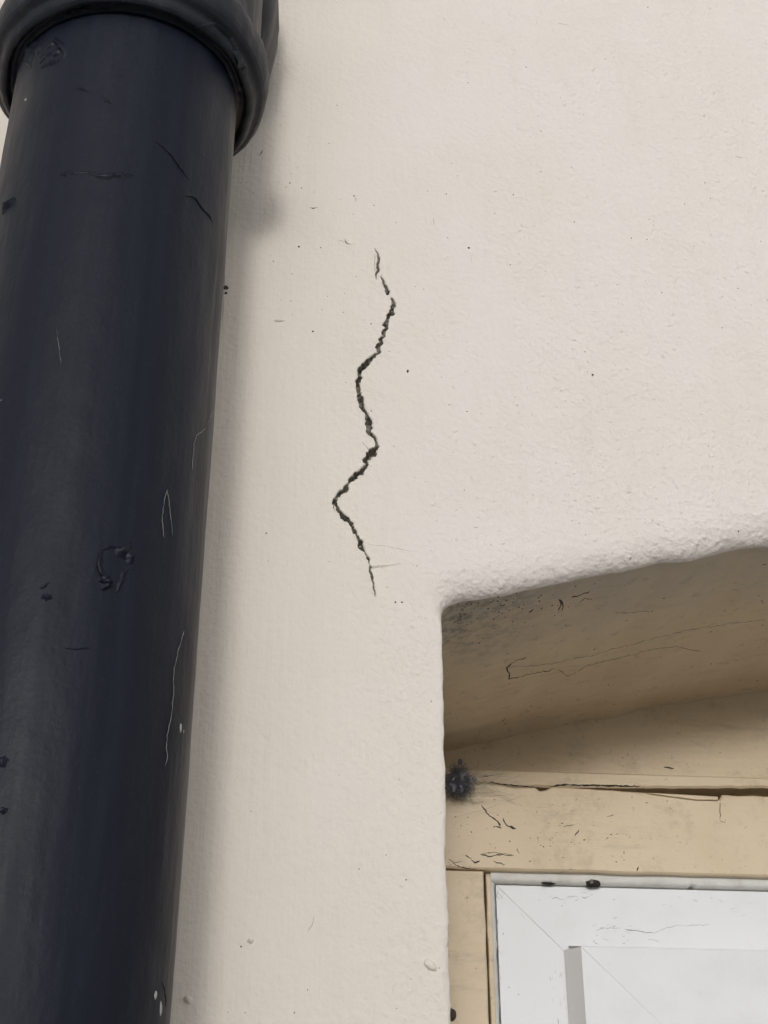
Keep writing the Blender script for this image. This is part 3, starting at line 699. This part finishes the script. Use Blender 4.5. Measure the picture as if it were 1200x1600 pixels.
# blistered, split and lifted paint on the shaft
BP, BC = bvh_of(SHAFT), bvh_of(COLLAR)
def lifted(name, pts, bv, parent, width=6, lift=0.0009, jit=1.2, step=4, side=1, mat=None):
    # a sliver of paint: glued along one edge, curled off the surface along the other
    P = [(pick(p[0], p[1], bv), p[2] if len(p) > 2 else 1.0) for p in wander(pts, jit, step)]
    P = [(l, n_, w_) for (l, n_), w_ in P if l is not None]
    V, F = [], []; n = len(P)
    for i, (l, nr, w_) in enumerate(P):
        t = (P[min(n - 1, i + 1)][0] - P[max(0, i - 1)][0]).normalized(); s = t.cross(nr).normalized() * side
        e = math.sin(math.pi * (i + .3) / (n - .4)) ** .6; wd = width * w_ * 0.0003 * random.uniform(.75, 1.2)
        h = lift * e * w_ * random.uniform(.7, 1.25)
        V += [l - nr * 0.0002 + s * wd, l + nr * h * .45 + s * wd * .4, l + nr * h, l + nr * (h - .0003), l + nr * (h * .4 - 0.0003) + s * wd * .4, l - nr * 0.0006 + s * wd]
    for i in range(n - 1):
        for k in range(5): F.append((6 * i + k, 6 * i + k + 1, 6 * i + 7 + k, 6 * i + 6 + k))
    return under(link(name, V, F, mat or M_PIPE), parent)
for pts, wd, lf, sd_ in (([(95, 274), (98, 270, 1.3), (135, 269, .5), (160, 275, 1), (182, 273, 1.2), (210, 274)], 8, .0011, 1), ([(120, 136), (132, 139), (142, 143)], 5, .0009, 1), ([(160, 150), (166, 157), (181, 162)], 5, .0009, 1),
                         ([(240, 217), (252, 228, .7), (262, 238), (271, 248, 1.2), (280, 262, 1.1), (296, 281)], 2.4, .0004, -1), ([(290, 305), (303, 309, 1.2), (313, 323, .8), (320, 331), (333, 347)], 2.6, .0004, -1),
                         ([(4, 335), (8, 325, 1.2), (24, 309)], 9, .0014, 1),
                         ([(181, 855), (190, 860, 1.4), (200, 849, 1.2), (203, 858)], 9, .0016, 1), ([(199, 862), (205, 872, 1.3), (206, 881)], 8, .0014, 1), ([(157, 858), (154, 872), (151, 884, 1.2), (155, 897, 1.2), (163, 905)], 7, .0011, -1),
                         ([(158, 902), (170, 902, 1.5), (173, 915, 1.2), (160, 923)], 9, .0015, 1), ([(203, 889), (195, 896), (184, 926)], 5, .0008, 1), ([(158, 857), (170, 853), (182, 853)], 4, .0007, 1),
                         ([(65, 931), (73, 931, 1.3), (81, 931)], 6, .0012, 1), ([(62, 918), (77, 910)], 4, .0006, 1), ([(0, 1198), (2, 1187), (9, 1182)], 8, .0016, 1), ([(0, 1270), (4, 1262)], 7, .0014, 1),
                         ([(100, 1010), (118, 1014), (140, 1012)], 2.5, .0004, 1)):
    lifted('paint_flake', pts, BP, SHAFT, wd, lf * 1.25, 1.0, 4, sd_)
    strand('paint_split', [(p[0], p[1] + 1.2) + tuple(p[2:]) for p in pts], BP, M_VOID, SHAFT, 1.2, 1.6, 2.5, 0.0, 0.3)
for k, (x, y, a, b_, r_) in enumerate(((60, 78, 16, 20, .2), (78, 70, 20, 14, .6), (88, 82, 16, 18, -.5), (68, 92, 22, 10, .3), (50, 90, 10, 26, 0), (84, 97, 20, 8, .3))):
    blob('paint_blister', x, y, BP, M_PIPE, SHAFT, a, b_, .16, r_, 11)
for pts, wd, sd_ in (([(48, 108), (40, 100), (46, 70, 1.2), (60, 64)], 9, 1), ([(82, 62), (92, 70, 1.2), (100, 84), (96, 92)], 8, -1), ([(62, 88), (75, 84, 1.2), (90, 80)], 6, 1), ([(64, 106), (76, 99), (92, 94)], 6, 1)):
    lifted('paint_flake', pts, BP, SHAFT, wd, .0013, 1, 4, sd_)
for pts, wd, sd_ in (([(302, 44), (318, 38), (336, 34, 1.2), (352, 44, 1.2), (362, 62), (372, 84, 1.2), (384, 106, 1.5), (380, 114)], 9, 1), ([(98, 20), (120, 12, 1.5), (140, 16), (170, 12)], 9, 1)):
    lifted('paint_flake', pts, BC, COLLAR, wd, .0013, 1, 4, sd_)
for x, y, a, b_, r_ in ((282, 1137, 5, 12, .1), (243, 1555, 5, 10, 0), (251, 1576, 5, 15, .15), (40, 156, 4, 7, .5), (287, 1143, 2, 5, 0)):
    blob('paint_spot', x, y, BP, M_SPOT, SHAFT, a, b_, .3, r_, 8)

strand('paint_split', [(253, 1533, .6), (257, 1548, 1.6), (259, 1560, 1.3), (259, 1573, .5)], BP, M_VOID, SHAFT, 3.2, .6, 3, 0.0, 0.4)
# ------------------------------------------------------------------ cobwebs
for lab, paths in (('short forked pale cobweb thread hanging halfway down the black pipe', [[(261, 765), (256, 785), (253, 805), (254, 825), (256, 841)], [(261, 765), (264, 785), (265, 800, 1.5), (268, 822), (269, 838)]]),
                   ('long wavy pale cobweb thread low on the black pipe', [[(287, 985), (280, 1010), (271, 1045), (270, 1090), (267, 1120), (260, 1150), (259, 1170), (261, 1184), (257, 1197)]]),
                   ('bent pale cobweb thread high on the right edge of the black pipe', [[(334, 622), (331, 645), (322, 668), (306, 681), (302, 693), (300, 735)]]),
                   ('straight faint cobweb thread high on the left half of the black pipe', [[(88, 513), (93, 545), (95, 572)]])):
    V, F = [], []
    for p in paths:
        o = strand('t', p, BP, M_SILK, None, 1.0 if 'faint' not in lab else .7, .9, 5, 0.0002, 1.0, True); k = len(V)
        V += [v.co.copy() for v in o.data.vertices]; F += [tuple(i + k for i in f.vertices) for f in o.data.polygons]; bpy.data.objects.remove(o)
    tag(link('cobweb_thread', V, F, M_SILK), lab, 'cobweb thread', 'cobweb threads stuck to the pipe')
def nest():                                  # matted web in the top corner of the recess
    V, F = [], []; c = at(716, 1222, 0.165); ax = (0.0056, 0.0055, 0.0066)
    def fibre(P, r_):
        k = len(V); n = len(P)
        for i, p in enumerate(P):
            t = (P[min(n - 1, i + 1)] - P[max(0, i - 1)]).normalized(); s = t.orthogonal().normalized(); u = t.cross(s)
            for a in (0, 2.09, 4.19): V.append(p + (s * math.cos(a) + u * math.sin(a)) * r_)
        for i in range(n - 1):
            for a in range(3): F.append((k + 3 * i + a, k + 3 * i + (a + 1) % 3, k + 3 * i + 3 + (a + 1) % 3, k + 3 * i + 3 + a))
    for _ in range(2200):
        d = Vector((random.gauss(0, .5), random.gauss(0, .5), random.gauss(0, .5)))
        p = c + Vector((d.x * ax[0], d.y * ax[1], d.z * ax[2])); h = Vector((random.gauss(0, 1), random.gauss(0, 1), random.gauss(0, 1))).normalized(); P = [p]
        for _k in range(4):
            h = (h + 0.65 * Vector((random.gauss(0, 1), random.gauss(0, 1), random.gauss(0, 1)))).normalized(); p = p + h * 0.0010; P.append(p)
        fibre(P, random.uniform(0.00005, 0.00011))
    for q in range(30):                       # dust-laden lumps inside the clump
        cc = c + Vector((random.gauss(0, .0026), random.gauss(0, .003), random.gauss(0, .0036))); k = len(V); rr = random.uniform(.0007, .0018)
        for v in range(9):
            for u in range(12):
                t, a = math.pi * v / 8, 2 * math.pi * u / 12; d = Vector((math.sin(t) * math.cos(a), math.sin(t) * math.sin(a), 1.3 * math.cos(t)))
                V.append(cc + d * rr * (1 + .9 * noise.noise((cc + d * rr) * 1100)))
        for v in range(8):
            for u in range(12): j = (u + 1) % 12; F.append((k + v * 12 + u, k + v * 12 + j, k + v * 12 + 12 + j, k + v * 12 + 12 + u))
    for _ in range(34):                      # loose threads into the corner
        a = c + Vector((random.gauss(0, .006), random.gauss(0, .005), random.gauss(0, .009))); b_ = c + Vector((random.uniform(-.002, .035), random.uniform(0, .008), random.uniform(-.012, .016)))
        fibre([a, a.lerp(b_, .5) + Vector((0, 0, -.001)), b_], 0.00006)
    return link('cobweb', V, F, M_WEB)
tag(nest(), 'matted dark grey cobweb clump in the top corner of the window recess', 'cobweb')
